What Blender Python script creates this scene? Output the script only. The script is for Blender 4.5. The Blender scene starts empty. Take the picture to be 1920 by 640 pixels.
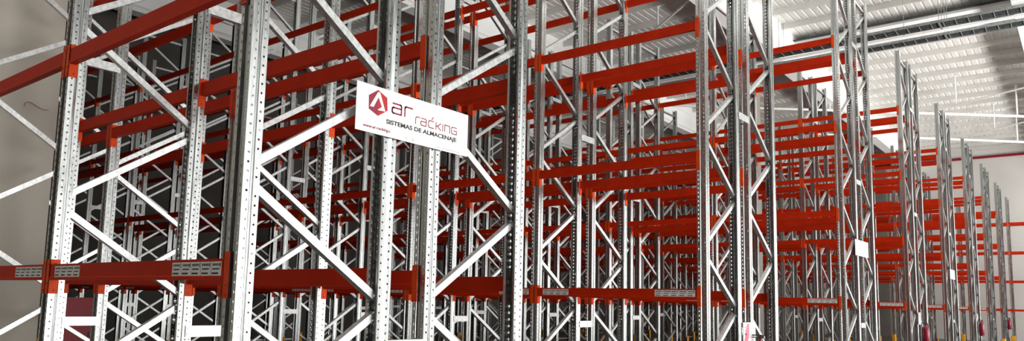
import bpy, bmesh, math, random
from mathutils import Vector, Matrix
random.seed(7)
SC = bpy.context.scene
COL = SC.collection

# ------------------------------------------------------------------ layout
D, GAP, PITCH, BAY = 1.049, 0.30, 5.8475, 2.3412      # frame depth, flue, rack pitch, bay length
TOP = 8.03
PW = 0.11                                             # width of an upright post
LEVELS = [1.80, 3.365, 4.955, 6.56]                   # crossbar centre heights
SHIFT = {1: -0.019, 2: 0.091, 3: 0.043}
NROWS, NFR = 17, 9
Z0, DZ, NN = 0.25, 0.685, 12                          # bracing nodes
WALL_L, WALL_R, WALL_N, WALL_F = -20.6, 11.5, -15.0, 50.0
ROOF = 11.5

def row_v(n):
    dd, s = (n - 1) // 2, (n - 1) % 2
    return dd * PITCH + SHIFT.get(dd, 0.0) + s * (D + GAP)

def fr_u(k):
    return -4.744 if k == 2 else -k * BAY

ORD = ['first', 'second', 'third', 'fourth', 'fifth', 'sixth', 'seventh', 'eighth', 'ninth', 'tenth']

# ------------------------------------------------------------------ materials
def nodes(name):
    m = bpy.data.materials.new(name); m.use_nodes = True
    nt = m.node_tree
    return m, nt, nt.nodes['Principled BSDF']

def tex_coord(nt, scale=(1, 1, 1), kind='Object'):
    tc = nt.nodes.new('ShaderNodeTexCoord'); mp = nt.nodes.new('ShaderNodeMapping')
    mp.inputs['Scale'].default_value = scale
    nt.links.new(tc.outputs[kind], mp.inputs['Vector'])
    return mp.outputs['Vector']

def noisy(name, c1, c2, scale=4, vscale=(1, 1, 1), metallic=0.0, r1=0.4, r2=0.6, detail=6, lo=0.35, hi=0.65, bump=0.0, spec=0.5):
    m, nt, b = nodes(name)
    v = tex_coord(nt, vscale)
    n = nt.nodes.new('ShaderNodeTexNoise'); n.inputs['Scale'].default_value = scale; n.inputs['Detail'].default_value = detail
    nt.links.new(v, n.inputs['Vector'])
    cr = nt.nodes.new('ShaderNodeValToRGB')
    cr.color_ramp.elements[0].position = lo; cr.color_ramp.elements[1].position = hi
    cr.color_ramp.elements[0].color = (*c1, 1); cr.color_ramp.elements[1].color = (*c2, 1)
    nt.links.new(n.outputs['Fac'], cr.inputs['Fac']); nt.links.new(cr.outputs['Color'], b.inputs['Base Color'])
    mr = nt.nodes.new('ShaderNodeMapRange'); mr.inputs['To Min'].default_value = r1; mr.inputs['To Max'].default_value = r2
    nt.links.new(n.outputs['Fac'], mr.inputs['Value']); nt.links.new(mr.outputs['Result'], b.inputs['Roughness'])
    b.inputs['Metallic'].default_value = metallic
    b.inputs['Specular IOR Level'].default_value = spec
    if bump:
        bp = nt.nodes.new('ShaderNodeBump'); bp.inputs['Strength'].default_value = bump; bp.inputs['Distance'].default_value = 0.02
        nt.links.new(n.outputs['Fac'], bp.inputs['Height']); nt.links.new(bp.outputs['Normal'], b.inputs['Normal'])
    return m

M = {}
M['galv'] = noisy('galvanised_steel', (0.42, 0.44, 0.435), (0.57, 0.59, 0.585), 70, (1, 1, 0.14), metallic=1.0, r1=0.17, r2=0.31)
M['brace'] = noisy('galvanised_brace', (0.56, 0.58, 0.58), (0.76, 0.78, 0.78), 30, metallic=0.95, r1=0.30, r2=0.44)
M['red'] = noisy('orange_red_paint', (0.47, 0.020, 0.002), (0.55, 0.026, 0.0025), 5, r1=0.45, r2=0.58, spec=0.10)
M['hook'] = noisy('orange_red_paint_lit', (0.70, 0.062, 0.007), (0.78, 0.072, 0.009), 8, r1=0.42, r2=0.55, spec=0.16)  # same paint as the crossbars, brightened: light on the end faces is in the colour
M['white'] = noisy('white_board', (0.86, 0.87, 0.87), (0.92, 0.92, 0.92), 2, r1=0.35, r2=0.45)
M['paper'] = noisy('label_paper', (0.76, 0.76, 0.74), (0.84, 0.84, 0.82), 30, r1=0.5, r2=0.6)
M['ink'] = noisy('black_ink', (0.012, 0.012, 0.012), (0.02, 0.02, 0.02), 3, r1=0.5, r2=0.6)
M['greyink'] = noisy('pale_grey_ink', (0.55, 0.55, 0.57), (0.62, 0.62, 0.64), 3, r1=0.5, r2=0.6)
M['crimson'] = noisy('crimson_ink', (0.24, 0.006, 0.030), (0.28, 0.007, 0.036), 3, r1=0.45, r2=0.55)
M['brightred'] = noisy('bright_red_ink', (0.42, 0.006, 0.010), (0.46, 0.008, 0.012), 3, r1=0.45, r2=0.55)
M['pink'] = noisy('pink_print', (0.78, 0.22, 0.30), (0.82, 0.26, 0.34), 3, r1=0.45, r2=0.55)
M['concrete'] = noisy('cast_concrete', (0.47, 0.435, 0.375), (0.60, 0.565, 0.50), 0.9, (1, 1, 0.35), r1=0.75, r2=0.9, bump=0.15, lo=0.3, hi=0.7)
M['concrete_dark'] = noisy('darkened_concrete', (0.07, 0.066, 0.06), (0.11, 0.10, 0.09), 0.7, r1=0.75, r2=0.9)  # concrete darkened: dimness deep in the hall is put into the colour
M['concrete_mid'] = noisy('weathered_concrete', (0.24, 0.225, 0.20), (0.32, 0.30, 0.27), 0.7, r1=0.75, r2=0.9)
M['near_dark'] = noisy('darkened_near_wall', (0.025, 0.025, 0.025), (0.04, 0.04, 0.038), 0.7, r1=0.7, r2=0.85)  # unseen near wall, its unlit gloom put into the colour for dark steel reflections
M['wallwhite'] = noisy('white_wall_panel', (0.82, 0.80, 0.76), (0.87, 0.855, 0.82), 0.5, r1=0.6, r2=0.75)
M['girder'] = noisy('pale_concrete_girder', (0.86, 0.87, 0.86), (0.91, 0.92, 0.91), 0.8, r1=0.6, r2=0.7)
M['deck'] = noisy('roof_deck', (0.70, 0.69, 0.66), (0.80, 0.79, 0.76), 1.2, (1, 0.25, 1), metallic=0.15, r1=0.4, r2=0.6)
M['purlin'] = noisy('roof_purlin', (0.72, 0.71, 0.68), (0.80, 0.79, 0.76), 1.5, metallic=0.2, r1=0.45, r2=0.6)
M['skylight'] = noisy('skylight_panel', (0.80, 0.81, 0.80), (0.88, 0.88, 0.87), 3, r1=0.35, r2=0.5)
M['floor'] = noisy('polished_concrete_floor', (0.09, 0.083, 0.073), (0.14, 0.13, 0.115), 0.6, r1=0.3, r2=0.5)
M['whitepipe'] = noisy('white_painted_tube', (0.85, 0.85, 0.84), (0.9, 0.9, 0.89), 2, r1=0.4, r2=0.5)
M['redpipe'] = noisy('dark_red_pipe', (0.30, 0.006, 0.015), (0.36, 0.010, 0.020), 2, r1=0.4, r2=0.5)
M['extred'] = noisy('extinguisher_red', (0.24, 0.003, 0.022), (0.28, 0.004, 0.026), 3, r1=0.25, r2=0.35)
M['cabinet'] = noisy('crimson_cabinet_paint', (0.24, 0.002, 0.010), (0.28, 0.003, 0.013), 2, r1=0.4, r2=0.55)
M['yellow'] = noisy('yellow_paint', (0.80, 0.36, 0.015), (0.86, 0.42, 0.02), 6, r1=0.4, r2=0.5)
M['black'] = noisy('black_plastic', (0.015, 0.015, 0.016), (0.03, 0.03, 0.03), 6, r1=0.4, r2=0.6)
M['tray'] = noisy('galvanised_tray', (0.20, 0.225, 0.22), (0.34, 0.37, 0.365), 9, metallic=0.5, r1=0.35, r2=0.5)
M['cable'] = noisy('dark_cable', (0.015, 0.018, 0.018), (0.05, 0.055, 0.055), 12, r1=0.5, r2=0.7)

# ------------------------------------------------------------------ mesh helpers
class MB:
    def __init__(self):
        self.v, self.f, self.mi, self.m = [], [], [], 0
    def add(self, vs, fs):
        o = len(self.v); self.v += [tuple(x) for x in vs]
        for f in fs:
            self.f.append([i + o for i in f]); self.mi.append(self.m)
        return self
    def box(self, x0, x1, y0, y1, z0, z1):
        vs = [(x, y, z) for x in (x0, x1) for y in (y0, y1) for z in (z0, z1)]
        return self.add(vs, [(0, 1, 3, 2), (4, 6, 7, 5), (0, 4, 5, 1), (2, 3, 7, 6), (0, 2, 6, 4), (1, 5, 7, 3)])
    def prism(self, poly, axis, a, b):
        """extrude a closed 2-D polygon along an axis (0 x, 1 y, 2 z)."""
        def P(q, t):
            return {0: (t, q[0], q[1]), 1: (q[0], t, q[1]), 2: (q[0], q[1], t)}[axis]
        n = len(poly)
        vs = [P(q, a) for q in poly] + [P(q, b) for q in poly]
        fs = [(i, (i + 1) % n, n + (i + 1) % n, n + i) for i in range(n)]
        fs += [tuple(range(n))[::-1], tuple(range(n, 2 * n))]
        return self.add(vs, fs)
    def tube(self, p, q, r, n=10, r2=None, caps=True):
        p, q = Vector(p), Vector(q); d = (q - p).normalized()
        a = d.orthogonal().normalized(); b = d.cross(a); r2 = r if r2 is None else r2
        vs = []
        for c, rr in ((p, r), (q, r2)):
            for i in range(n):
                t = 2 * math.pi * i / n
                vs.append(c + a * (rr * math.cos(t)) + b * (rr * math.sin(t)))
        fs = [(i, (i + 1) % n, n + (i + 1) % n, n + i) for i in range(n)]
        if caps: fs += [tuple(range(n))[::-1], tuple(range(n, 2 * n))]
        return self.add(vs, fs)
    def lathe(self, c, prof, n=16):
        """prof: (radius, z) pairs about the vertical axis through c."""
        vs, fs = [], []
        for (r, z) in prof:
            for i in range(n):
                t = 2 * math.pi * i / n
                vs.append((c[0] + r * math.cos(t), c[1] + r * math.sin(t), c[2] + z))
        for j in range(len(prof) - 1):
            for i in range(n):
                a, b = j * n + i, j * n + (i + 1) % n
                fs.append((a, b, b + n, a + n))
        fs.append(tuple(range(n))[::-1]); fs.append(tuple(range((len(prof) - 1) * n, len(prof) * n)))
        return self.add(vs, fs)
    def mesh(self, name, *mats, smooth=False, fix=True):
        me = bpy.data.meshes.new(name); me.from_pydata(self.v, [], self.f)
        for m in mats: me.materials.append(M[m])
        if len(mats) > 1: me.polygons.foreach_set('material_index', self.mi)
        if fix:
            bm = bmesh.new(); bm.from_mesh(me); bmesh.ops.recalc_face_normals(bm, faces=bm.faces); bm.to_mesh(me); bm.free()
        if smooth:
            me.polygons.foreach_set('use_smooth', [True] * len(me.polygons))
            try: me.set_sharp_from_angle(angle=math.radians(40))
            except Exception: pass
        me.update()
        return me

def link(name, data, parent=None, loc=(0, 0, 0), rotz=0.0):
    o = bpy.data.objects.new(name, data); COL.objects.link(o)
    o.location = loc
    if rotz: o.rotation_euler = (0, 0, rotz)
    if parent: o.parent = parent
    return o

def tag(o, label, cat, group=None, kind='thing'):
    o['label'] = label; o['category'] = cat; o['kind'] = kind
    if group: o['group'] = group
    return o

def thing(name, label, cat, loc=(0, 0, 0), group=None):
    return tag(link(name, None, None, loc), label, cat, group)

def struct(name, me, loc=(0, 0, 0), label=None):
    o = link(name, me, None, loc); o['kind'] = 'structure'
    return o

# ------------------------------------------------------------------ upright post (closed face towards -y, outer corner at 0,0)
T = 0.0025
PATH = [(-0.022, 0.100), (-0.004, 0.100), (-0.004, 0.062), (0.0, 0.052), (0.0, 0.0), (-0.036, 0.0), (-0.042, 0.012),
        (-0.068, 0.012), (-0.074, 0.0), (-0.110, 0.0), (-0.110, 0.052), (-0.106, 0.062), (-0.106, 0.100), (-0.088, 0.100)]

def post_plain():
    n = len(PATH); pts = [Vector((x, y)) for x, y in PATH]
    inner = []
    for i, p in enumerate(pts):
        a = pts[i] - pts[i - 1] if i else pts[1] - pts[0]
        b = pts[i + 1] - pts[i] if i < n - 1 else a
        na = Vector((a.y, -a.x)).normalized(); nb = Vector((b.y, -b.x)).normalized()
        m = (na + nb).normalized(); k = T / max(0.4, m.dot(na))
        inner.append(p - m * k if False else p + m * k)
    mb = MB(); mb.prism([tuple(p) for p in pts] + [tuple(p) for p in reversed(inner)], 2, 0.006, TOP)
    return mb.mesh('post_section', 'galv')

def post_holed():
    """the same section with its two columns of punched holes on every face, 50 mm apart."""
    bm = bmesh.new()
    zs0, zs1 = 0.006, TOP
    def strip(p, q, holes):
        """strip between plan points p and q; holes: None or (fraction along, radius, offset in z, half height)"""
        p, q = Vector(p), Vector(q); L = (q - p).length
        def V(s, z): return bm.verts.new((p.x + (q.x - p.x) * s / L, p.y + (q.y - p.y) * s / L, z))
        if not holes:
            bm.faces.new([V(0, zs0), V(L, zs0), V(L, zs1), V(0, zs1)]); return
        fc, r, off, hh = holes; c = fc * L
        z = zs0 + off
        if off > 0: bm.faces.new([V(0, zs0), V(L, zs0), V(L, z), V(0, z)])
        while z + 0.05 <= zs1 + 1e-6:
            zc = z + 0.025
            o = [V(0, z), V(c, z), V(L, z), V(L, zc), V(L, z + 0.05), V(c, z + 0.05), V(0, z + 0.05), V(0, zc)]
            k = 0.7
            i = [V(c - r * k, zc - hh * k), V(c, zc - hh), V(c + r * k, zc - hh * k), V(c + r, zc), V(c + r * k, zc + hh * k), V(c, zc + hh), V(c - r * k, zc + hh * k), V(c - r, zc)]
            for a in range(8):
                b = (a + 1) % 8
                bm.faces.new([o[a], o[b], i[b], i[a]])
            z += 0.05
        if z < zs1 - 1e-4: bm.faces.new([V(0, z), V(L, z), V(L, zs1), V(0, zs1)])
    H = {2: (0.42, 0.0052, 0.0, 0.0052), 4 - 1: None, 9: (0.36, 0.0052, 0.025, 0.0052)}
    for i in range(len(PATH) - 1):
        p, q = PATH[i], PATH[i + 1]
        h = None
        if i == 1 or i == 11: h = (0.55, 0.0065, 0.0, 0.0065)          # rear half of each side
        if i == 3 or i == 9: h = (0.52, 0.0072, 0.025, 0.0072)         # front half of each side
        if i == 4: h = (0.5, 0.0070, 0.0, 0.0110)                      # slots of the closed face
        if i == 8: h = (0.5, 0.0070, 0.025, 0.0110)
        strip(p, q, h)
    bmesh.ops.remove_doubles(bm, verts=bm.verts, dist=1e-5)
    bmesh.ops.recalc_face_normals(bm, faces=bm.faces)
    bmesh.ops.solidify(bm, geom=bm.faces[:], thickness=T)
    me = bpy.data.meshes.new('post_section_punched'); bm.to_mesh(me); bm.free()
    me.materials.append(M['galv'])
    return me

POST, POSTH = post_plain(), post_holed()

# bracing: open channels between the two posts of a frame
def brace_mesh(y0, z0, y1, z1, w=0.046):
    mb = MB(); a, b = Vector((0, y0, z0)), Vector((0, y1, z1))
    d = (b - a).normalized(); n = Vector((0, -d.z, d.y)) * (w / 2)
    X0, X1, t = -0.088, -0.040, 0.003
    sec = [(X0, -1), (X1, -1), (X1, 1), (X0, 1), (X0, 1 - 2 * t / w), (X1 - t, 1 - 2 * t / w), (X1 - t, -1 + 2 * t / w), (X0, -1 + 2 * t / w)]
    vs = []
    for c in (a, b):
        for (x, s) in sec: vs.append((x, c.y + n.y * s, c.z + n.z * s))
    k = len(sec)
    fs = [(i, (i + 1) % k, k + (i + 1) % k, k + i) for i in range(k)] + [tuple(range(k))[::-1], tuple(range(k, 2 * k))]
    mb.add(vs, fs)
    # bolt heads at both ends
    for c, s in ((a, 1), (b, -1)):
        cc = c + d * 0.03 * s
        mb.tube((X1, cc.y, cc.z), (X1 + 0.006, cc.y, cc.z), 0.008, 6)
    return mb
YA, YB, GZ = 0.075, D - 0.075, 0.05
BR_UP = brace_mesh(YA, GZ, YB, DZ - GZ).mesh('brace_rising', 'brace')
BR_DN = brace_mesh(YB, GZ, YA, DZ - GZ).mesh('brace_falling', 'brace')
BR_H = brace_mesh(YA, 0, YB, 0).mesh('brace_level', 'brace')

def foot_mesh():
    mb = MB(); mb.box(-0.13, 0.02, -0.02, 0.12, 0.0, 0.006)
    for x in (-0.12, 0.008):
        mb.tube((x, -0.01, 0.006), (x, -0.01, 0.022), 0.009, 6)
    return mb.mesh('foot_plate', 'galv')
FOOT = foot_mesh()

def lattice(s):
    mb = MB()
    for j in range(NN - 1):
        up = (j % 2 == 0) == (s == 1)
        y0, y1 = (YA, YB) if up else (YB, YA)
        q = brace_mesh(y0, Z0 + j * DZ + GZ, y1, Z0 + (j + 1) * DZ - GZ); mb.add(q.v, q.f)
    for z in (Z0 - 0.06, Z0 + (NN - 1) * DZ + 0.06):
        q = brace_mesh(YA, z, YB, z); mb.add(q.v, q.f)
    return mb.mesh('bracing', 'brace')
LAT = [lattice(0), lattice(1)]

def rack_phrase(n):
    dd = (n - 1) // 2
    if n == NROWS: return 'single rack by the far wall'
    side = 'camera-side' if (n - 1) % 2 == 0 else 'far-side'
    return f'{side} row, {ORD[dd]} double rack'

def frame_phrase(k, n):
    kk = k + (1 if n == NROWS else 0)
    return 'end frame' if kk == 0 else f'{ORD[kk]} frame from the end'

def make_frame(n, k):
    s = (n - 1) % 2; v = row_v(n); u = fr_u(k)
    where = 'at the open end' if (k == 0 and n != NROWS) else ORD[k + (1 if n == NROWS else 0)] + ' from the open end'
    t = thing('rack_upright', f'galvanised rack upright {where}, {rack_phrase(n)}', 'rack upright', (u, v, 0), 'galvanised uprights of the racking')
    dist = math.hypot(u - 3.38, v + 2.08)
    pm = POSTH if dist < 16 else POST
    link('post', pm, t); link('post', pm, t, (-PW, D, 0), math.pi)
    if dist < 19:
        for j in range(NN - 1):
            up = (j % 2 == 0) == (s == 1)
            link('brace', BR_UP if up else BR_DN, t, (0, 0, Z0 + j * DZ))
        for z in (Z0 - 0.06, Z0 + (NN - 1) * DZ + 0.06): link('brace', BR_H, t, (0, 0, z))
    else:
        link('bracing', LAT[s], t)
    link('foot_plate', FOOT, t); link('foot_plate', FOOT, t, (-PW, D, 0), math.pi)
    return t

def frame_range(n):
    if n == 1: return range(0, 3)
    if n == NROWS: return range(-1, NFR)
    return range(0, NFR)

for n in range(1, NROWS + 1):
    for k in frame_range(n): make_frame(n, k)

# ------------------------------------------------------------------ crossbars
BODY = [(-0.003, 0.055), (0.042, 0.055), (0.042, -0.055), (-0.007, -0.055), (-0.007, -0.037), (-0.003, -0.033)]
def body_mesh(L):
    mb = MB(); mb.prism(BODY, 0, 0.0045, L - 0.0045); return mb.mesh('crossbar_body', 'red')
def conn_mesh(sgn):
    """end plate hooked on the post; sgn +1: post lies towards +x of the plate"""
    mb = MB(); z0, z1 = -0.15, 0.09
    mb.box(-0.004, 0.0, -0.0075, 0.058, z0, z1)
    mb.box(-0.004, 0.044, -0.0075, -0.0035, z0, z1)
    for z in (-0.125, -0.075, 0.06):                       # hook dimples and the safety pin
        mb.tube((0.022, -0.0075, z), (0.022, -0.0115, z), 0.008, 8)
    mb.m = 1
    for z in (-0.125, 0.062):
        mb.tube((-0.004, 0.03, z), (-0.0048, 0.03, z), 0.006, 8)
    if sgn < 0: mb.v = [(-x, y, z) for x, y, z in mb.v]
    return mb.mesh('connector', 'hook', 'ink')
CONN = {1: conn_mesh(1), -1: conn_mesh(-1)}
BODIES = {}

def labels_mesh(n, w, seed):
    """a run of n printed location labels stuck on a crossbar face"""
    rnd = random.Random(seed); mb = MB()
    for i in range(n):
        x0 = i * w
        mb.m = 0; mb.box(x0, x0 + w - 0.004, -0.0012, 0, -0.036, 0.040)
        mb.m = 1
        x = x0 + 0.010
        while x < x0 + w - 0.02:
            a = rnd.uniform(0.005, 0.016); mb.box(x, min(x + a, x0 + w - 0.018), -0.0016, -0.0012, 0.018, 0.030); x += a + 0.004
        mb.box(x0 + w - 0.016, x0 + w - 0.010, -0.0016, -0.0012, 0.010, 0.034)
        mb.box(x0 + 0.012, x0 + w - 0.022, -0.0016, -0.0012, -0.002, 0.005)
        mb.box(x0 + 0.008, x0 + w - 0.03, -0.0016, -0.0012, -0.026, -0.017)
    return mb.mesh('label_strip', 'paper', 'ink')
LAB = [labels_mesh(5, 0.101, 3), labels_mesh(4, 0.101, 5)]

def bar_geo(n, k, f):
    v = row_v(n) + (D if f == 'r' else 0)
    u0, u1 = fr_u(k + 1), fr_u(k) - PW
    return u0, u1, v

def make_bar(n, k, f, l):
    u0, u1, v = bar_geo(n, k, f); L = u1 - u0
    key = round(L, 3)
    if key not in BODIES: BODIES[key] = body_mesh(L)
    kk = k + (1 if n == NROWS else 0)
    lv = ['lowest level', 'second level', 'third level', 'top level'][l]
    fc = 'front' if f == 'f' else 'back'
    o = tag(link('rack_crossbar', BODIES[key]), f'orange-red crossbar, {lv}, {ORD[kk]} bay, {fc} face, {rack_phrase(n)}', 'crossbar', 'orange-red crossbars of the racking')
    if f == 'f':
        o.location = (u0, v, LEVELS[l]); sg = 1
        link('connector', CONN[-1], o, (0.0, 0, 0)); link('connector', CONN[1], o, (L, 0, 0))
        if l == 0 and (n % 2 == 1):
            a = link('label_strip', LAB[0], o, (L - 0.53, -0.003, 0)); b = link('label_strip', LAB[1], o, (0.09, -0.003, 0))
            a['label'] = 'row of five pale location labels'; b['label'] = 'row of four pale location labels'
    else:
        o.location = (u1, v, LEVELS[l]); o.rotation_euler = (0, 0, math.pi)
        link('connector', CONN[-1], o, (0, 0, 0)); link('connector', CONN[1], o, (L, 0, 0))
    return o

ALLBARS = []
for n in range(1, NROWS + 1):
    ks = list(frame_range(n))[:-1]
    for k in ks:
        for f in 'fr':
            for l in range(4): ALLBARS.append((n, k, f, l))
# the crossbars that show largest are things of their own
RANK = None
RANK = []
for q in ('1.0f0 1.0f1 1.0r0 1.0r1 1.1f0 1.1f1 1.1r0 1.1r1 2.0f0 2.0f1 2.0r0 2.0r1 2.1f0 2.1f1 2.1r0 2.1r1 2.1r2 2.2f0 2.2f1 2.2f2 2.2r0 2.2r1 2.2r2 2.3r0 2.3r1 '
    '2.3r2 3.0f0 3.0f1 3.0f2 3.0r0 3.0r1 3.0r2 3.1f0 3.1f1 3.1f2 3.1r0 3.1r1 3.1r2 3.1r3 3.2f0 3.2f1 3.2f2 3.2f3 3.2r1 3.2r3 3.3f0 3.3f1 3.3f2 3.3f3 3.3r0 '
    '3.3r1 3.3r2 3.4f0 3.4f1 3.4f2 3.4f3 3.4r1 3.4r2 3.5f0 3.5f1 3.5f2 3.5f3 3.5r1 3.5r2 3.6f0 3.6f1 3.6f2 3.6f3 3.6r1 3.6r2 3.7f2 3.7f3 3.7r1 4.0f0 4.0f1 '
    '4.0f2 4.0r0 4.0r1 4.0r2 4.0r3 4.1f0 4.1f1 4.1f2 4.1f3 4.1r1 4.1r2 4.1r3 4.2f1 4.2f2 4.2f3 4.2r1 4.2r2 4.2r3 4.3f1 4.3f2 4.3f3 4.3r1 4.3r2 4.3r3 4.4f1 '
    '4.4f2 4.4f3 4.4r1 4.4r2 4.4r3 4.5f1 4.5f2 4.5r1 4.6f1 4.6f2 4.6r1 4.6r2 4.7f2 4.7r1 4.7r2 4.7r3 5.0f0 5.0f1 5.0f2 5.0f3 5.0r0 5.0r1 5.0r2 5.0r3 5.1f0 '
    '5.1f1 5.1f2 5.1r1 5.1r2 5.1r3 5.2f0 5.2f1 5.2f2 5.2r1 5.2r2 5.2r3 5.3f0 5.3f1 5.3f2 5.3r1 5.3r3 5.4f1 5.4f2 5.4r1 5.5f1 5.5f2 5.5r1 5.6f1 5.6f2 5.6r1 '
    '5.6r3 5.7f1 5.7r1 5.7r3 6.0f1 6.0f2 6.0f3 6.0r0 6.0r1 6.0r2 6.0r3 6.1f1 6.1r1 6.1r2 6.1r3 6.2f1 6.2r1 6.2r2 6.2r3 6.3r1 6.3r2 6.3r3 6.4r1 6.4r2 6.4r3 '
    '6.5r1 6.5r2 6.5r3 6.6r1 6.6r2 6.6r3 7.0f0 7.0f1 7.0f2 7.0f3 7.0r1 7.0r2 7.0r3 7.1f0 7.1f1 7.1f2 7.1f3 7.1r1 7.1r2 7.2f0 7.2f1 7.2f3 7.2r1 7.2r2 7.3f1 '
    '7.3f3 7.3r1 7.4f1 7.4f3 7.4r1 7.5f3 7.6f1 7.6f3 8.0f1 8.0f2 8.0f3 8.0r1 8.0r2 8.0r3 8.1f2 8.1f3 8.1r1 8.1r2 8.2f1 8.2f2 8.2f3 8.2r1 8.2r2 8.3f2 8.3f3 '
    '8.3r1 8.3r2 8.4r1 8.4r2 8.6r2 9.0f0 9.0f1 9.0f2 9.0f3 9.0r1 9.0r2 9.0r3 9.1f1 9.1f2 9.1f3 9.1r1 9.1r3 9.2f1 9.3f1 9.3f2 9.3r1 9.4f1 9.4f2 9.5f1 9.5f2 '
    '10.0f2 10.0f3 10.0r1 10.0r2 10.0r3 10.1f3 10.1r1 10.1r3 10.2r3 10.4r3 11.0f0 11.0f1 11.0f2 11.0f3 11.0r1 11.0r2 11.0r3 11.1f1 11.1f2 11.1r1 11.1r2 11.'
    '2f1 11.4f1 12.0r1 12.0r2 12.0r3 12.1r2 12.1r3 12.2r2 13.0f0 13.0f1 13.0f2 13.0f3 13.0r2 13.0r3 13.1f1 14.0r2 14.0r3 15.0f1 15.0f2 15.0f3 15.0r3 15.1f1'
    ' 15.1f3 15.2f1 16.0r3 17.-1f2 17.-1f3 17.0f1 17.0f2').split():
    a, b = q.split('.'); RANK.append((int(a), int(b[:-2]), b[-2], int(b[-1])))
if RANK is None: OWN = set(ALLBARS)
else: OWN = set(RANK)
rest = MB(); MADE = {}
for b in ALLBARS:
    if b in OWN: MADE[make_bar(*b).name] = b
    else:
        n, k, f, l = b; u0, u1, v = bar_geo(n, k, f); z = LEVELS[l]
        q = MB(); q.prism(BODY, 0, u0 + 0.0045, u1 - 0.0045)
        for (c, sg) in ((u0, 1), (u1, -1)):
            xs = sorted((c, c + 0.004 * sg)); q.box(xs[0], xs[1], -0.0075, 0.058, -0.15, 0.09)
            xs = sorted((c, c - 0.044 * sg)); q.box(xs[0], xs[1], -0.0075, -0.0035, -0.15, 0.09)
        sy = 1 if f == 'f' else -1
        rest.add([(x, v + sy * y, z + zz) if i >= 0 else None for i, (x, y, zz) in enumerate(q.v)], q.f)
if rest.v:
    tag(link('crossbar_mass', rest.mesh('crossbar_mass', 'red')), 'remaining orange-red crossbars deep inside and far along the racking', 'crossbars', kind='stuff')

# ------------------------------------------------------------------ row spacers across the flues
def spacer_mesh():
    mb = MB(); h = 0.045
    mb.box(0.0045, 0.008, -0.03, GAP + 0.03, -h, h)
    for z in (-h, h - 0.003): mb.box(-0.04, 0.0045, 0.002, GAP - 0.002, z, z + 0.003)
    for y in (-0.015, GAP + 0.015):
        for z in (-0.022, 0.022): mb.tube((0.008, y, z), (0.014, y, z), 0.007, 6)
    return mb.mesh('row_spacer', 'brace')
SP = spacer_mesh()
# the spacers in sight: rack, frame, height
SPACERS = {tuple(map(int, q)) for q in '000 010 011 020 021 100 101 110 111 120 121 122 130 131 132 140 141 142 160 161 162 170 171 181 182 200 201 202 210 212 220 221 222 230 231 232 240 241 242 260 261 262 280 281 282 300 301 302 310 312 330 332 340 342 360 362 370 372 380 382 400 401 402 411 420 421 422 440 441 470 471 480 500 501 502 550 551 580 581 600 601 602 610 612 630 632 660 662 670 672 682 700 701 702 730 740 750 770'.split()}
for dd in range(8):
    n = 2 * dd + 1
    for k in range(NFR):
        if n == 1 and k > 2: continue
        for i, z in enumerate((1.37, 4.075, 6.78)):
            if (dd, k, i) not in SPACERS: continue
            where = 'end frames' if k == 0 else f'{ORD[k]} frames from the end'
            tag(link('row_spacer', SP, None, (fr_u(k), row_v(n) + D, z)),
                f'short galvanised spacer, {["low", "middle", "high"][i]}, joining {where}, {ORD[dd]} double rack', 'spacer', 'row spacers across the flues')

# ------------------------------------------------------------------ end-of-row sign boards
def text_mesh(s, size, mat, squeeze=1.0, bold=0.0):
    cu = bpy.data.curves.new('lettering', 'FONT'); cu.body = s; cu.size = size; cu.extrude = 0.0006; cu.offset = bold
    cu.align_x = 'LEFT'
    ob = bpy.data.objects.new('lettering', cu); COL.objects.link(ob)
    dg = bpy.context.evaluated_depsgraph_get(); me = bpy.data.meshes.new_from_object(ob.evaluated_get(dg))
    bpy.data.objects.remove(ob); bpy.data.curves.remove(cu)
    # text plane x,y -> sign plane y,z ; facing +x
    for v in me.vertices: v.co = (v.co.z, v.co.x * squeeze, v.co.y)
    me.materials.clear(); me.materials.append(M[mat]); return me

def ribbon(lines, w, mat, closed=()):
    """thin raised strokes in the (y,z) plane, facing +x"""
    mb = MB()
    for li, L in enumerate(lines):
        for a, b in zip(L, L[1:]):
            a, b = Vector(a), Vector(b); d = (b - a).normalized(); n = Vector((-d.y, d.x)) * (w / 2); e = d * (w * 0.4)
            q = [a - e - n, b + e - n, b + e + n, a - e + n]
            mb.prism([tuple(p) for p in q], 0, 0.0, 0.0012)
    return mb.mesh('lettering', mat)

SY, SZ = 0.702, 2.662        # lower left corner of the big board (y, z)
SW, SH, SX = 1.003, 0.296, 0.012
def board(y, z, w, h, x=SX, t=0.004):
    mb = MB(); mb.box(x, x + t, y, y + w, z, z + h)
    for yy in (y + 0.02, y + w - 0.02):
        for zz in (z + 0.02, z + h - 0.02): mb.tube((x + t, yy, zz), (x + t + 0.001, yy, zz), 0.005, 8)
    return mb
sg = thing('sign_board', 'large white sign board with red hexagon logo across the end of the nearest double rack', 'sign', (0, SY + SW / 2, SZ))
def sgp(name, me, y=0.0, z=0.0, x=SX + 0.004, label=None):
    o = link(name, me, sg, (x, y - (SY + SW / 2), z - SZ))
    if label: o['label'] = label
    return o
mb = board(0, 0, SW, SH); sgp('panel', mb.mesh('panel', 'white'), SY, SZ, 0.0)
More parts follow.
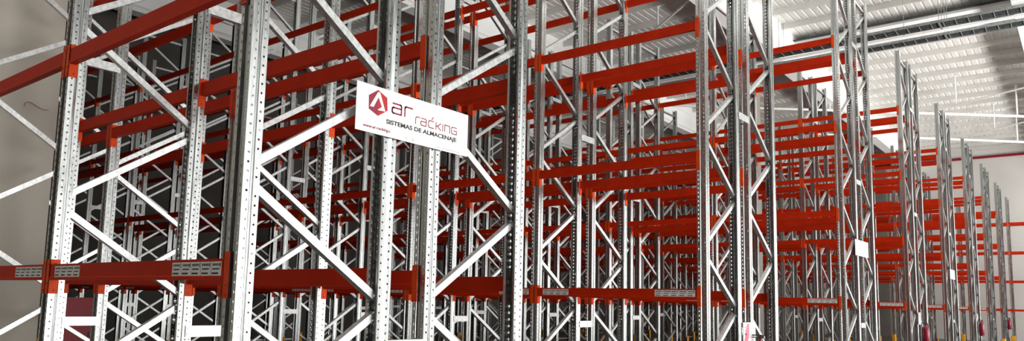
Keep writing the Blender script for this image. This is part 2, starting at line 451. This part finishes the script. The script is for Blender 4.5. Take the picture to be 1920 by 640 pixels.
# hexagon logo in two reds with a white arrow head
hx = [(0.869, 2.938), (0.944, 2.905), (0.951, 2.825), (0.874, 2.776), (0.800, 2.806), (0.796, 2.889)]
cx, cz = 0.872, 2.857
hm = MB()
hm.m = 0; hm.prism([hx[0], (cx, cz), hx[3], hx[4], hx[5]], 0, 0, 0.0012)
hm.m = 1; hm.prism([hx[0], hx[1], hx[2], hx[3], (cx, cz)], 0, 0, 0.0012)
o = sgp('emblem', hm.mesh('emblem', 'crimson', 'brightred'), 0, 0); o['label'] = 'red hexagon emblem'
am = MB(); am.prism([(0.868, 2.925), (0.884, 2.925), (0.932, 2.815), (0.868, 2.812), (0.903, 2.838), (0.873, 2.893), (0.836, 2.824), (0.806, 2.824)], 0, 0.0012, 0.0022)
sgp('emblem_arrow', am.mesh('emblem_arrow', 'white'), 0, 0)

def round_arc(cy, cz, ry, rz, a0, a1, n=6):
    return [(cy + ry * math.cos(math.radians(a0 + (a1 - a0) * i / n)), cz + rz * math.sin(math.radians(a0 + (a1 - a0) * i / n))) for i in range(n + 1)]
# "ar": a double-storey a of squared strokes and an r
y0, zb, H = 0.990, 2.822, 0.062
A_ = [[(y0 + 0.006, zb + H), (y0 + 0.066, zb + H)] + round_arc(y0 + 0.066, zb + H - 0.012, 0.012, 0.012, 90, 0, 3) + [(y0 + 0.078, zb)],
      [(y0 + 0.078, zb + 0.036), (y0 + 0.012, zb + 0.036)] + round_arc(y0 + 0.012, zb + 0.024, 0.012, 0.012, 90, 180, 3) + [(y0, zb + 0.012)] + round_arc(y0 + 0.012, zb + 0.012, 0.012, 0.012, 180, 270, 3) + [(y0 + 0.078, zb)]]
r0 = 1.098
A_ += [[(r0, zb), (r0, zb + H - 0.012)] + round_arc(r0 + 0.012, zb + H - 0.012, 0.012, 0.012, 180, 90, 3) + [(r0 + 0.066, zb + H)]]
sgp('lettering', ribbon(A_, 0.0105, 'crimson'), 0, 0, label='large crimson letters ar')
# "racking" in hairline strokes, the c with an accent
zc, h = 2.795, 0.046
def r_(y, w=0.036): return [[(y, zc), (y, zc + h - 0.008), (y + 0.008, zc + h), (y + w, zc + h)]]
def a_(y, w=0.050): return [[(y + 0.004, zc + h), (y + w - 0.007, zc + h), (y + w, zc + h - 0.007), (y + w, zc)], [(y + w, zc + h * 0.56), (y + 0.007, zc + h * 0.56), (y, zc + h * 0.44), (y, zc + 0.007), (y + 0.007, zc), (y + w, zc)]]
def c_(y, w=0.050): return [[(y + w, zc + h), (y + 0.007, zc + h), (y, zc + h - 0.007), (y, zc + 0.007), (y + 0.007, zc), (y + w, zc)], [(y + 0.030, zc + h + 0.010), (y + 0.044, zc + h + 0.028)]]
def k_(y, w=0.046): return [[(y, zc), (y, zc + h)], [(y, zc + h * 0.5), (y + 0.012, zc + h * 0.5), (y + w, zc + h)], [(y + 0.012, zc + h * 0.5), (y + w, zc)]]
def i_(y): return [[(y, zc), (y, zc + h)]]
def n_(y, w=0.050): return [[(y, zc), (y, zc + h), (y + w - 0.007, zc + h), (y + w, zc + h - 0.007), (y + w, zc)]]
def g_(y, w=0.050): return [[(y + w, zc + h), (y + 0.007, zc + h), (y, zc + h - 0.007), (y, zc + 0.007), (y + 0.007, zc), (y + w, zc), (y + w, zc + h * 0.5), (y + 0.022, zc + h * 0.5)]]
sgp('lettering', ribbon(r_(1.196) + a_(1.242) + c_(1.314) + k_(1.386) + i_(1.450) + n_(1.470) + g_(1.538), 0.0062, 'crimson'), 0, 0, label='thin crimson letters racking')
def fit_text(s, y, z, width, height, mat, bold=0.0, label=None):
    me = text_mesh(s, 1.0, mat, 1.0, bold)
    ys = [v.co.y for v in me.vertices]; zs = [v.co.z for v in me.vertices]
    ky, kz = width / (max(ys) - min(ys)), height / (max(zs) - min(zs)); a, b = min(ys), min(zs)
    for v in me.vertices: v.co = (0.0012 if v.co.x > 0 else 0.0, (v.co.y - a) * ky, (v.co.z - b) * kz)
    return me
sgp('lettering', fit_text('SISTEMAS DE ALMACENAJE', 0, 0, 0.645, 0.037, 'ink', 0.028), 0.944, 2.735, label='bold black words on the board')
sgp('lettering', fit_text('www.ar-racking.c', 0, 0, 0.222, 0.024, 'crimson', 0.02), 0.760, 2.686, label='small crimson web address')
fm = MB()
for (a, w, hh) in ((1.112, 0.012, 0.016), (1.130, 0.004, 0.016), (1.166, 0.020, 0.014), (1.216, 0.003, 0.022)):
    q = MB(); q.prism([(a, 2.676), (a + w, 2.676), (a + w, 2.676 + hh), (a, 2.676 + hh)], 0, 0, 0.0008)
    sgp('printed_mark', q.mesh('printed_mark', 'greyink'), 0, 0)
y = 1.395
rr = random.Random(4)
while y < 1.63:
    w = rr.uniform(0.006, 0.014); fm.prism([(y, 2.672), (y + w, 2.672), (y + w, 2.683), (y, 2.683)], 0, 0, 0.0008); y += w + rr.choice((0.004, 0.004, 0.012))
sgp('faint_lettering', fm.mesh('faint_lettering', 'greyink'), 0, 0, label='faint grey small print')

def small_sign(yc, label):
    t = thing('sign_board', label, 'sign', (0, yc, SZ), 'white sign boards on the rack ends')
    link('panel', board(-0.5, 0, 1.0, 0.296).mesh('panel', 'white'), t)
    q = MB(); rr = random.Random(int(yc))
    q.tube((0, -0.41, 0.10), (0.001, -0.41, 0.10), 0.022, 12)
    yy = -0.32
    while yy < 0.30:
        w = rr.uniform(0.008, 0.02); q.prism([(yy, 0.075), (yy + w, 0.075), (yy + w, 0.10), (yy, 0.10)], 0, 0, 0.0008); yy += w + 0.008
    q.prism([(-0.40, 0.16), (-0.375, 0.16), (-0.375, 0.26), (-0.40, 0.26)], 0, 0, 0.0008)
    link('faint_lettering', q.mesh('faint_lettering', 'greyink'), t, (SX + 0.004, 0, 0))
small_sign(13.035, 'white sign board with faint print across the end of the third double rack')
small_sign(24.62, 'white sign board with faint print across the end of the fifth double rack')

# white and pink safety placard on the second rack end
def placard(yc, w, z0, z1, label):
    t = thing('safety_placard', label, 'placard', (0, yc, z0)); H = z1 - z0
    link('panel', board(-w / 2, 0, w, H, 0.010).mesh('panel', 'white'), t)
    q = MB(); q.prism([(-w * .42, H * .40), (-w * .02, H * .72), (-w * .02, H * .97), (-w * .20, H * .97), (-w * .42, H * .62)], 0, 0, 0.001)
    a = link('print_block', q.mesh('print_block', 'pink'), t, (0.014, 0, 0)); a['label'] = 'pink printed block'
    q = MB()
    for i in range(6):
        for j in range(2): q.prism([(w * (.10 + .22 * j), H * (.40 + .09 * i)), (w * (.16 + .22 * j), H * (.40 + .09 * i)), (w * (.16 + .22 * j), H * (.44 + .09 * i)), (w * (.10 + .22 * j), H * (.44 + .09 * i))], 0, 0, 0.001)
    for i in range(3): q.prism([(-w * .40, H * (.74 + .07 * i)), (-w * .26, H * (.74 + .07 * i)), (-w * .26, H * (.78 + .07 * i)), (-w * .40, H * (.78 + .07 * i))], 0, 0, 0.001)
    link('print_marks', q.mesh('print_marks', 'greyink'), t, (0.014, 0, 0))
placard(7.09, 0.42, 0.88, 1.475, 'white and pink safety placard on the end of the second double rack')
placard(18.72, 0.30, 1.33, 1.62, 'white placard above the fire extinguisher on the fourth double rack')
placard(30.52, 0.24, 1.40, 1.60, 'small white placard above the fire extinguisher on the sixth double rack')

# fire extinguishers
def extinguisher(x, y, z, label, face=0.0):
    t = thing('fire_extinguisher', label, 'fire extinguisher', (x, y, z), 'fire extinguishers on the rack ends')
    b = MB(); b.lathe((0, 0, 0), [(0.075, 0.0), (0.082, 0.012), (0.082, 0.40), (0.074, 0.45), (0.045, 0.485), (0.026, 0.495), (0.026, 0.52)], 18)
    link('cylinder_body', b.mesh('cylinder_body', 'extred', smooth=True), t)
    b = MB(); b.lathe((0, 0, 0), [(0.086, -0.01), (0.086, 0.03)], 18); link('base_ring', b.mesh('base_ring', 'black', smooth=True), t)
    b = MB(); b.box(-0.018, 0.018, -0.02, 0.02, 0.52, 0.56); b.box(-0.10, 0.03, -0.012, 0.012, 0.56, 0.575); b.box(-0.10, 0.0, -0.012, 0.012, 0.535, 0.545)
    b.tube((0.03, 0, 0.545), (0.05, 0, 0.545), 0.018, 10)
    v = link('valve', b.mesh('valve', 'black'), t); b = MB(); b.tube((0.05, 0, 0.545), (0.053, 0, 0.545), 0.014, 10); link('gauge', b.mesh('gauge', 'white'), v)
    b = MB(); pts = [(0.0, 0.02, 0.54), (0.02, 0.07, 0.56), (0.03, 0.105, 0.50), (0.03, 0.11, 0.38), (0.03, 0.105, 0.20), (0.03, 0.10, 0.12)]
    for p, q in zip(pts, pts[1:]): b.tube(p, q, 0.011, 8)
    b.tube(pts[-1], (0.03, 0.098, 0.02), 0.014, 8, 0.022); link('hose', b.mesh('hose', 'black', smooth=True), t)
    # printed label wrapped around the front
    b = MB(); n = 10; vs = []
    for i in range(n + 1):
        a = math.radians(-5 + 80 * i / n)
        for z_ in (0.10, 0.36): vs.append((0.0832 * math.cos(a), 0.0832 * math.sin(a), z_))
    b.add(vs, [(2 * i, 2 * i + 2, 2 * i + 3, 2 * i + 1) for i in range(n)])
    o = link('instruction_label', b.mesh('instruction_label', 'paper'), t); o['label'] = 'white wrap-around label'
    b = MB(); b.box(-0.092, -0.080, -0.03, 0.03, 0.05, 0.46); link('wall_bracket', b.mesh('wall_bracket', 'galv'), t)
extinguisher(0.115, 7.18, 0.75, 'red fire extinguisher beside the pink placard on the second double rack')
extinguisher(0.115, row_v(8) - 0.06, 0.80, 'red fire extinguisher with white label on the end of the fourth double rack')
extinguisher(0.115, row_v(12) + 0.05, 0.80, 'red fire extinguisher on the end of the sixth double rack')
extinguisher(0.115, row_v(16) + 0.05, 0.85, 'red fire extinguisher on the end of the eighth double rack')

# yellow post guards: aisle posts of the frames
def guard_mesh():
    mb = MB(); pr = [(-0.155, 0.10), (-0.155, -0.05), (-0.125, -0.085), (0.015, -0.085), (0.045, -0.05), (0.045, 0.10), (0.038, 0.10), (0.038, -0.047), (0.012, -0.078), (-0.122, -0.078), (-0.148, -0.047), (-0.148, 0.10)]
    mb.prism(pr, 2, 0.0065, 0.42)
    return mb.mesh('guard_shell', 'yellow')
GUARD = guard_mesh()
gf = MB(); gf.box(-0.185, -0.156, -0.05, 0.09, 0.0, 0.008); gf.box(0.046, 0.075, -0.05, 0.09, 0.0, 0.008); gf.box(-0.185, 0.075, -0.115, -0.088, 0.0, 0.008)
for x in (-0.17, 0.06): gf.tube((x, 0.02, 0.008), (x, 0.02, 0.025), 0.010, 6)
GUARDS = {}
GUARDED = {tuple(map(int, q.split(','))) for q in '3,8 4,7 5,6 5,7 6,6 6,7 6,8 7,6 8,5 8,7 9,5 9,7 9,8 10,4 10,5 10,6 10,7 11,2 11,3 11,5 11,7 12,2 12,3 12,5 12,6 13,3 13,6 13,8 14,0 14,1 14,2 14,3 14,4 14,6 15,0 15,1 15,2 15,3 15,4 15,8 16,0 16,1 16,2 16,3 16,4 16,8 17,0 17,1 17,2 17,7 17,8'.split()}
GF = gf.mesh('floor_flange', 'black')
def guard(n, k, f):
    ff = f == 'f'; v = row_v(n) + (0 if ff else D)
    kk = k + (1 if n == NROWS else 0)
    t = GUARDS[(n, k, f)] = thing('post_guard', f'yellow guard, {"front" if ff else "back"} post, upright {ORD[kk]} from end, {rack_phrase(n)}', 'post guard', (fr_u(k) if ff else fr_u(k) - PW, v, 0), 'yellow post guards on the floor')
    if not ff: t.rotation_euler = (0, 0, math.pi)
    link('guard_shell', GUARD, t); link('floor_flange', GF, t)
for n in range(1, NROWS + 1):
    f = 'f' if n % 2 == 1 else 'r'
    for k in frame_range(n):
        dx = fr_u(k) - 3.38; dy = row_v(n) + 2.08
        if (n, k) in GUARDED: guard(n, k, f)

# red cabinet in the aisle behind the first rack
t = thing('hose_cabinet', 'dark red cabinet standing behind the gap between the nearest back-to-back frames', 'cabinet', (-12.0, 4.10, 0))
mb = MB(); mb.prism([(-0.30, 0.0), (0.30, 0.0), (0.30, 1.50), (0.26, 1.56), (-0.26, 1.56), (-0.30, 1.50)], 0, -0.35, 0.0); link('cabinet_body', mb.mesh('cabinet_body', 'cabinet'), t)
mb = MB(); mb.box(0.001, 0.012, -0.26, 0.26, 0.12, 1.46); dr = link('door', mb.mesh('door', 'cabinet'), t)
mb = MB(); mb.box(0.012, 0.03, 0.18, 0.20, 0.75, 0.90); link('handle', mb.mesh('handle', 'black'), dr)

# ------------------------------------------------------------------ building shell
def slab(name, mat, *b):
    mb = MB(); mb.box(*b); return struct(name, mb.mesh(name, mat))
slab('floor', 'floor', WALL_L, WALL_R, WALL_N, WALL_F, -0.2, 0.0)
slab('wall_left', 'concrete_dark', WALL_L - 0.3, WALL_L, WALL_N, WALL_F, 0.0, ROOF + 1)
slab('wall_far', 'wallwhite', WALL_L - 0.3, WALL_R, WALL_F, WALL_F + 0.3, 0.0, ROOF + 1)
slab('wall_near', 'near_dark', WALL_L - 0.3, WALL_R, WALL_N - 0.3, WALL_N, 0.0, ROOF + 1)
slab('wall_corner', 'concrete', -6.0, -5.62, WALL_N, 1.12, 0.0, ROOF + 0.2)
# front wall with wide loading doors that let the daylight in
DOORS = [(-0.5, 8.5), (11.0, 20.0), (22.5, 31.5), (34.0, 43.0)]
DH = 7.8
mb = MB(); ys = [WALL_N] + [y for d in DOORS for y in d] + [WALL_F]
for a, b in zip(ys[::2], ys[1::2]): mb.box(WALL_R, WALL_R + 0.3, a, b, 0, DH)
mb.box(WALL_R, WALL_R + 0.3, WALL_N, WALL_F, DH, ROOF + 1)
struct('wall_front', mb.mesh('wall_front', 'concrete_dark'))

# thin cable end curling on the concrete
mb = MB(); pts = [(-5.606, y, z) for y, z in ((0.782, 3.660), (0.786, 3.690), (0.799, 3.708), (0.829, 3.719), (0.867, 3.703), (0.916, 3.678), (0.960, 3.664), (1.024, 3.666))]
for p, q in zip(pts, pts[1:]): mb.tube(p, q, 0.0032, 6)
tag(link('wall_cable', mb.mesh('wall_cable', 'redpipe', smooth=True)), 'thin reddish cable end curling on the bare concrete wall', 'cable')

# roof deck: trapezoidal ribs running across the rows
mb = MB(); x = WALL_L; prof = []
while x < WALL_R:
    prof += [(x, ROOF), (x + 0.17, ROOF), (x + 0.19, ROOF + 0.022), (x + 0.23, ROOF + 0.022)]; x += 0.25
prof.append((x, ROOF))
n = len(prof); vs = [(p[0], WALL_N - 0.3, p[1]) for p in prof] + [(p[0], WALL_F + 0.3, p[1]) for p in prof]
mb.add(vs, [(i, i + 1, n + i + 1, n + i) for i in range(n - 1)])
struct('ceiling', mb.mesh('ceiling', 'deck'))
# purlins along the rows
mb = MB(); y = WALL_N + 0.5
while y < WALL_F:
    if not (24.3 < y < 26.6): mb.prism([(y, ROOF - 0.001), (y, ROOF - 0.20), (y + 0.07, ROOF - 0.20), (y + 0.07, ROOF - 0.185), (y + 0.012, ROOF - 0.185), (y + 0.012, ROOF - 0.001)], 0, WALL_L, WALL_R)
    y += 1.45
struct('ceiling_purlins', mb.mesh('ceiling_purlins', 'purlin'))
# deep girders across the rows
for i, u in enumerate((9.65, 2.52, -4.60, -11.80, -18.95)):
    mb = MB()
    mb.prism([(u - 0.45, 10.2), (u, 10.2), (u, 10.32), (u - 0.12, 10.45), (u - 0.12, 11.1), (u, 11.22), (u, ROOF - 0.0), (u - 0.45, ROOF - 0.0), (u - 0.45, 11.22), (u - 0.33, 11.1), (u - 0.33, 10.45), (u - 0.45, 10.32)], 1, WALL_N, WALL_F)
    struct(f'trim_{i + 1}', mb.mesh('roof_girder', 'girder'))
# smooth gutter band with skylight panels beside it
slab('trim_6', 'skylight', WALL_L, WALL_R, 24.62, 26.3, ROOF - 0.30, ROOF - 0.21)
mb = MB(); mb.box(WALL_L, WALL_R, 24.45, 24.56, ROOF - 0.24, ROOF - 0.205); struct('trim_7', mb.mesh('shadow_gap', 'cable'))  # dark strip standing in for the shaded gap beside the band
# pillars
slab('pillar_1', 'concrete_mid', -6.0, -5.1, 21.75, 22.35, 0, 10.2)
slab('pillar_2', 'concrete_mid', -7.25, -6.55, 49.4, 50.0, 0, 10.6)

# roof bracing tubes, diagonal in plan, hung from the deck
def tube_thing(name, label, p, q, r, mat, hang=(), cat='pipe', group=None):
    mid = Vector(p).lerp(Vector(q), 0.5)
    t = thing(name, label, cat, tuple(mid), group)
    mb = MB(); mb.tube(Vector(p) - mid, Vector(q) - mid, r, 12); link('tube', mb.mesh('tube', mat, smooth=True), t)
    for f in hang:
        c = Vector(p).lerp(Vector(q), f) - mid; top = ROOF - 0.2 - mid.z
        mb = MB(); mb.tube(c, (c.x, c.y, top), 0.03, 8); mb.box(c.x - 0.07, c.x + 0.07, c.y - 0.07, c.y + 0.07, top - 0.02, top)
        link('hanger', mb.mesh('hanger', mat), t)
    return t
ZP = 9.95
def sc(u, v, z=ZP):      # same sight line from the built eye point, other height
    k = (z - 1.665) / (10.3 - 1.665); return (3.38 + (u - 3.38) * k, -2.084 + (v + 2.084) * k, z)
tube_thing('roof_tube', 'long white diagonal tube under the roof, nearest to the racks', sc(-16.8, 21.4), sc(2.6, 37.9), 0.055, 'whitepipe', (0.12, 0.35, 0.6, 0.93), 'tube', 'white tubes under the roof')
tube_thing('roof_tube', 'white diagonal tube under the roof close to the far wall', sc(-9.0, 33.7), sc(2.6, 44.3), 0.055, 'whitepipe', (0.3, 0.85), 'tube', 'white tubes under the roof')
tube_thing('roof_tie', 'thin pale roof tie crossing the nearest white tube', sc(-4.3, 35.2, 10.1), sc(3.0, 31.2, 10.1), 0.03, 'whitepipe', (0.5,), 'tie', 'thin ties under the roof')
tube_thing('roof_tie', 'thin pale roof tie near the far wall', sc(-2.6, 41.0, 10.1), sc(3.0, 37.0, 10.1), 0.03, 'whitepipe', (0.5,), 'tie', 'thin ties under the roof')
tube_thing('roof_tie', 'thin pale roof tie above the second double rack', sc(-8.2, 19.3, 10.6), sc(-5.1, 16.8, 10.6), 0.035, 'whitepipe', (0.45,), 'tie', 'thin ties under the roof')
tube_thing('water_pipe', 'dark red pipe running along the top of the far wall', (WALL_L + 0.1, 49.9, 10.93), (WALL_R - 0.1, 49.9, 10.95), 0.075, 'redpipe', (), 'pipe')

# ladder cable trays along the rows
def cable_tray(y, z, w, label):
    t = thing('cable_tray', label, 'cable tray', (0, y, z), 'ladder cable trays under the roof')
    a, b = WALL_L + 0.3, 8.9
    for s in (0, w):
        mb = MB(); mb.prism([(s - 0.010, -0.055), (s + 0.010, -0.055), (s + 0.010, 0.02), (s - 0.010, 0.02)], 0, a, b); link('side_rail', mb.mesh('side_rail', 'tray'), t)
    mb = MB(); mb.box(0, 0.022, 0.0105, w - 0.0105, -0.052, -0.035); rung = mb.mesh('rung', 'tray'); x = -13.0
    while x < 4.0: link('rung', rung, t, (x, 0, 0)); x += 0.30
    mb = MB()
    nc = int(w / 0.055)
    for i in range(nc): mb.tube((a, w * (i + 0.75) / (nc + 0.5), -0.002), (b, w * (i + 0.75) / (nc + 0.5), -0.002), 0.026 - 0.003 * (i % 2), 8)
    link('cables', mb.mesh('cables', 'cable', smooth=True), t)
    mb = MB(); mb.box(0, 0.05, -0.03, w + 0.03, -0.085, -0.06)
    for s in (-0.02, w + 0.02): mb.tube((0.025, s, -0.07), (0.025, s, ROOF - 0.2 - z), 0.008, 6)
    hg = mb.mesh('hanger', 'tray'); x = a + 1.5
    while x < b: link('hanger', hg, t, (x, 0, 0)); x += 2.4
cable_tray(21.05, 9.8, 0.50, 'ladder cable tray with dark cables under the roof, nearer of the two')
cable_tray(22.20, 9.8, 0.45, 'ladder cable tray with dark cables under the roof, farther of the two')

t = thing('lighting_trunking', 'flat white trunking running between the two cable trays under the roof', 'trunking', (0, 21.68, 9.74))
mb = MB(); mb.box(WALL_L + 0.3, 8.9, 0.05, 0.19, 0.0, 0.05); link('channel', mb.mesh('channel', 'whitepipe'), t)
mb = MB(); mb.box(0, 0.04, 0.07, 0.17, 0.05, 0.07); mb.tube((0.02, 0.12, 0.07), (0.02, 0.12, ROOF - 0.2 - 9.74), 0.008, 6); hg = mb.mesh('hanger', 'tray')
for x in (-15.0, -10.2, -5.4, -0.6, 4.2): link('hanger', hg, t, (x, 0, 0))

# ------------------------------------------------------------------ light: daylight through the loading doors
for i, (a, b) in enumerate(DOORS):
    L = bpy.data.lights.new('daylight', 'AREA'); L.shape = 'RECTANGLE'; L.size = b - a; L.size_y = DH - 0.3
    L.energy = 660 * (1, 1, 1.6, 2.4)[i]; L.color = (1.0, 0.98, 0.95)
    o = bpy.data.objects.new('door_daylight', L); COL.objects.link(o)
    o.location = (WALL_R + 0.12, (a + b) / 2, DH / 2); o.rotation_euler = (math.radians(90), 0, math.radians(90))
    # light thrown up from the sunlit yard outside
    L = bpy.data.lights.new('yard_bounce', 'AREA'); L.shape = 'RECTANGLE'; L.size = b - a; L.size_y = 2.0
    L.energy = 1250; L.spread = math.radians(110); L.color = (1.0, 0.98, 0.95)
    o = bpy.data.objects.new('yard_bounce', L); COL.objects.link(o)
    o.location = (WALL_R + 0.8, (a + b) / 2, 0.6); o.rotation_euler = (math.radians(90 + 42), 0, math.radians(90))
# fill lamps added below the deck to brighten the crossbar fronts; no rooflights built
for i, (u, v, e) in enumerate([(-2.0, -5.5, 1.5), (5.2, -5.5, 1.5)] + [(3.0, 4.1 + PITCH * j, 0.75) for j in range(8)]):
    L = bpy.data.lights.new('aisle_fill', 'AREA'); L.shape = 'RECTANGLE'; L.size = 5.0; L.size_y = 3.0 if v < 0 else 1.6
    L.energy = 190 * e; L.color = (1.0, 0.98, 0.94)
    o = bpy.data.objects.new('aisle_fill', L); COL.objects.link(o); o.location = (u, v, ROOF - 0.25)
W = bpy.data.worlds.new('overcast'); W.use_nodes = True; SC.world = W
W.node_tree.nodes['Background'].inputs['Color'].default_value = (0.9, 0.95, 1, 1)
W.node_tree.nodes['Background'].inputs["Strength"].default_value = 0.3

# ------------------------------------------------------------------ camera
cam = bpy.data.cameras.new('camera'); co = bpy.data.objects.new('camera', cam); COL.objects.link(co)
F = Vector((-0.61769642, 0.77796923, 0.11495652)); R = Vector((0.78456211, 0.61965334, 0.02218207)); U = Vector((0.05397622, -0.10389231, 0.99312283))
mt = Matrix((R, U, -F)).transposed().to_4x4(); mt.translation = (3.37964, -2.08403, 1.66524)
co.matrix_world = mt
cam.sensor_fit = 'HORIZONTAL'; cam.sensor_width = 36.0; cam.lens = 1382.30169 / 1920 * 36
cam.shift_x = (960 - 948.02175) / 1920; cam.shift_y = (405.95953 - 320) / 1920
cam.clip_start = 0.05; cam.clip_end = 300
SC.camera = co
vs_ = SC.view_settings
SC.display_settings.display_device = 'sRGB'
vs_.view_transform = 'Standard'; vs_.look = 'None'; vs_.gamma = 1.0; vs_.use_curve_mapping = False
vs_.exposure = -0.4
SC.cycles.max_bounces = 6; SC.cycles.diffuse_bounces = 3; SC.cycles.glossy_bounces = 4
SC.cycles.use_denoising = True
SC.cycles.sample_clamp_indirect = 6.0
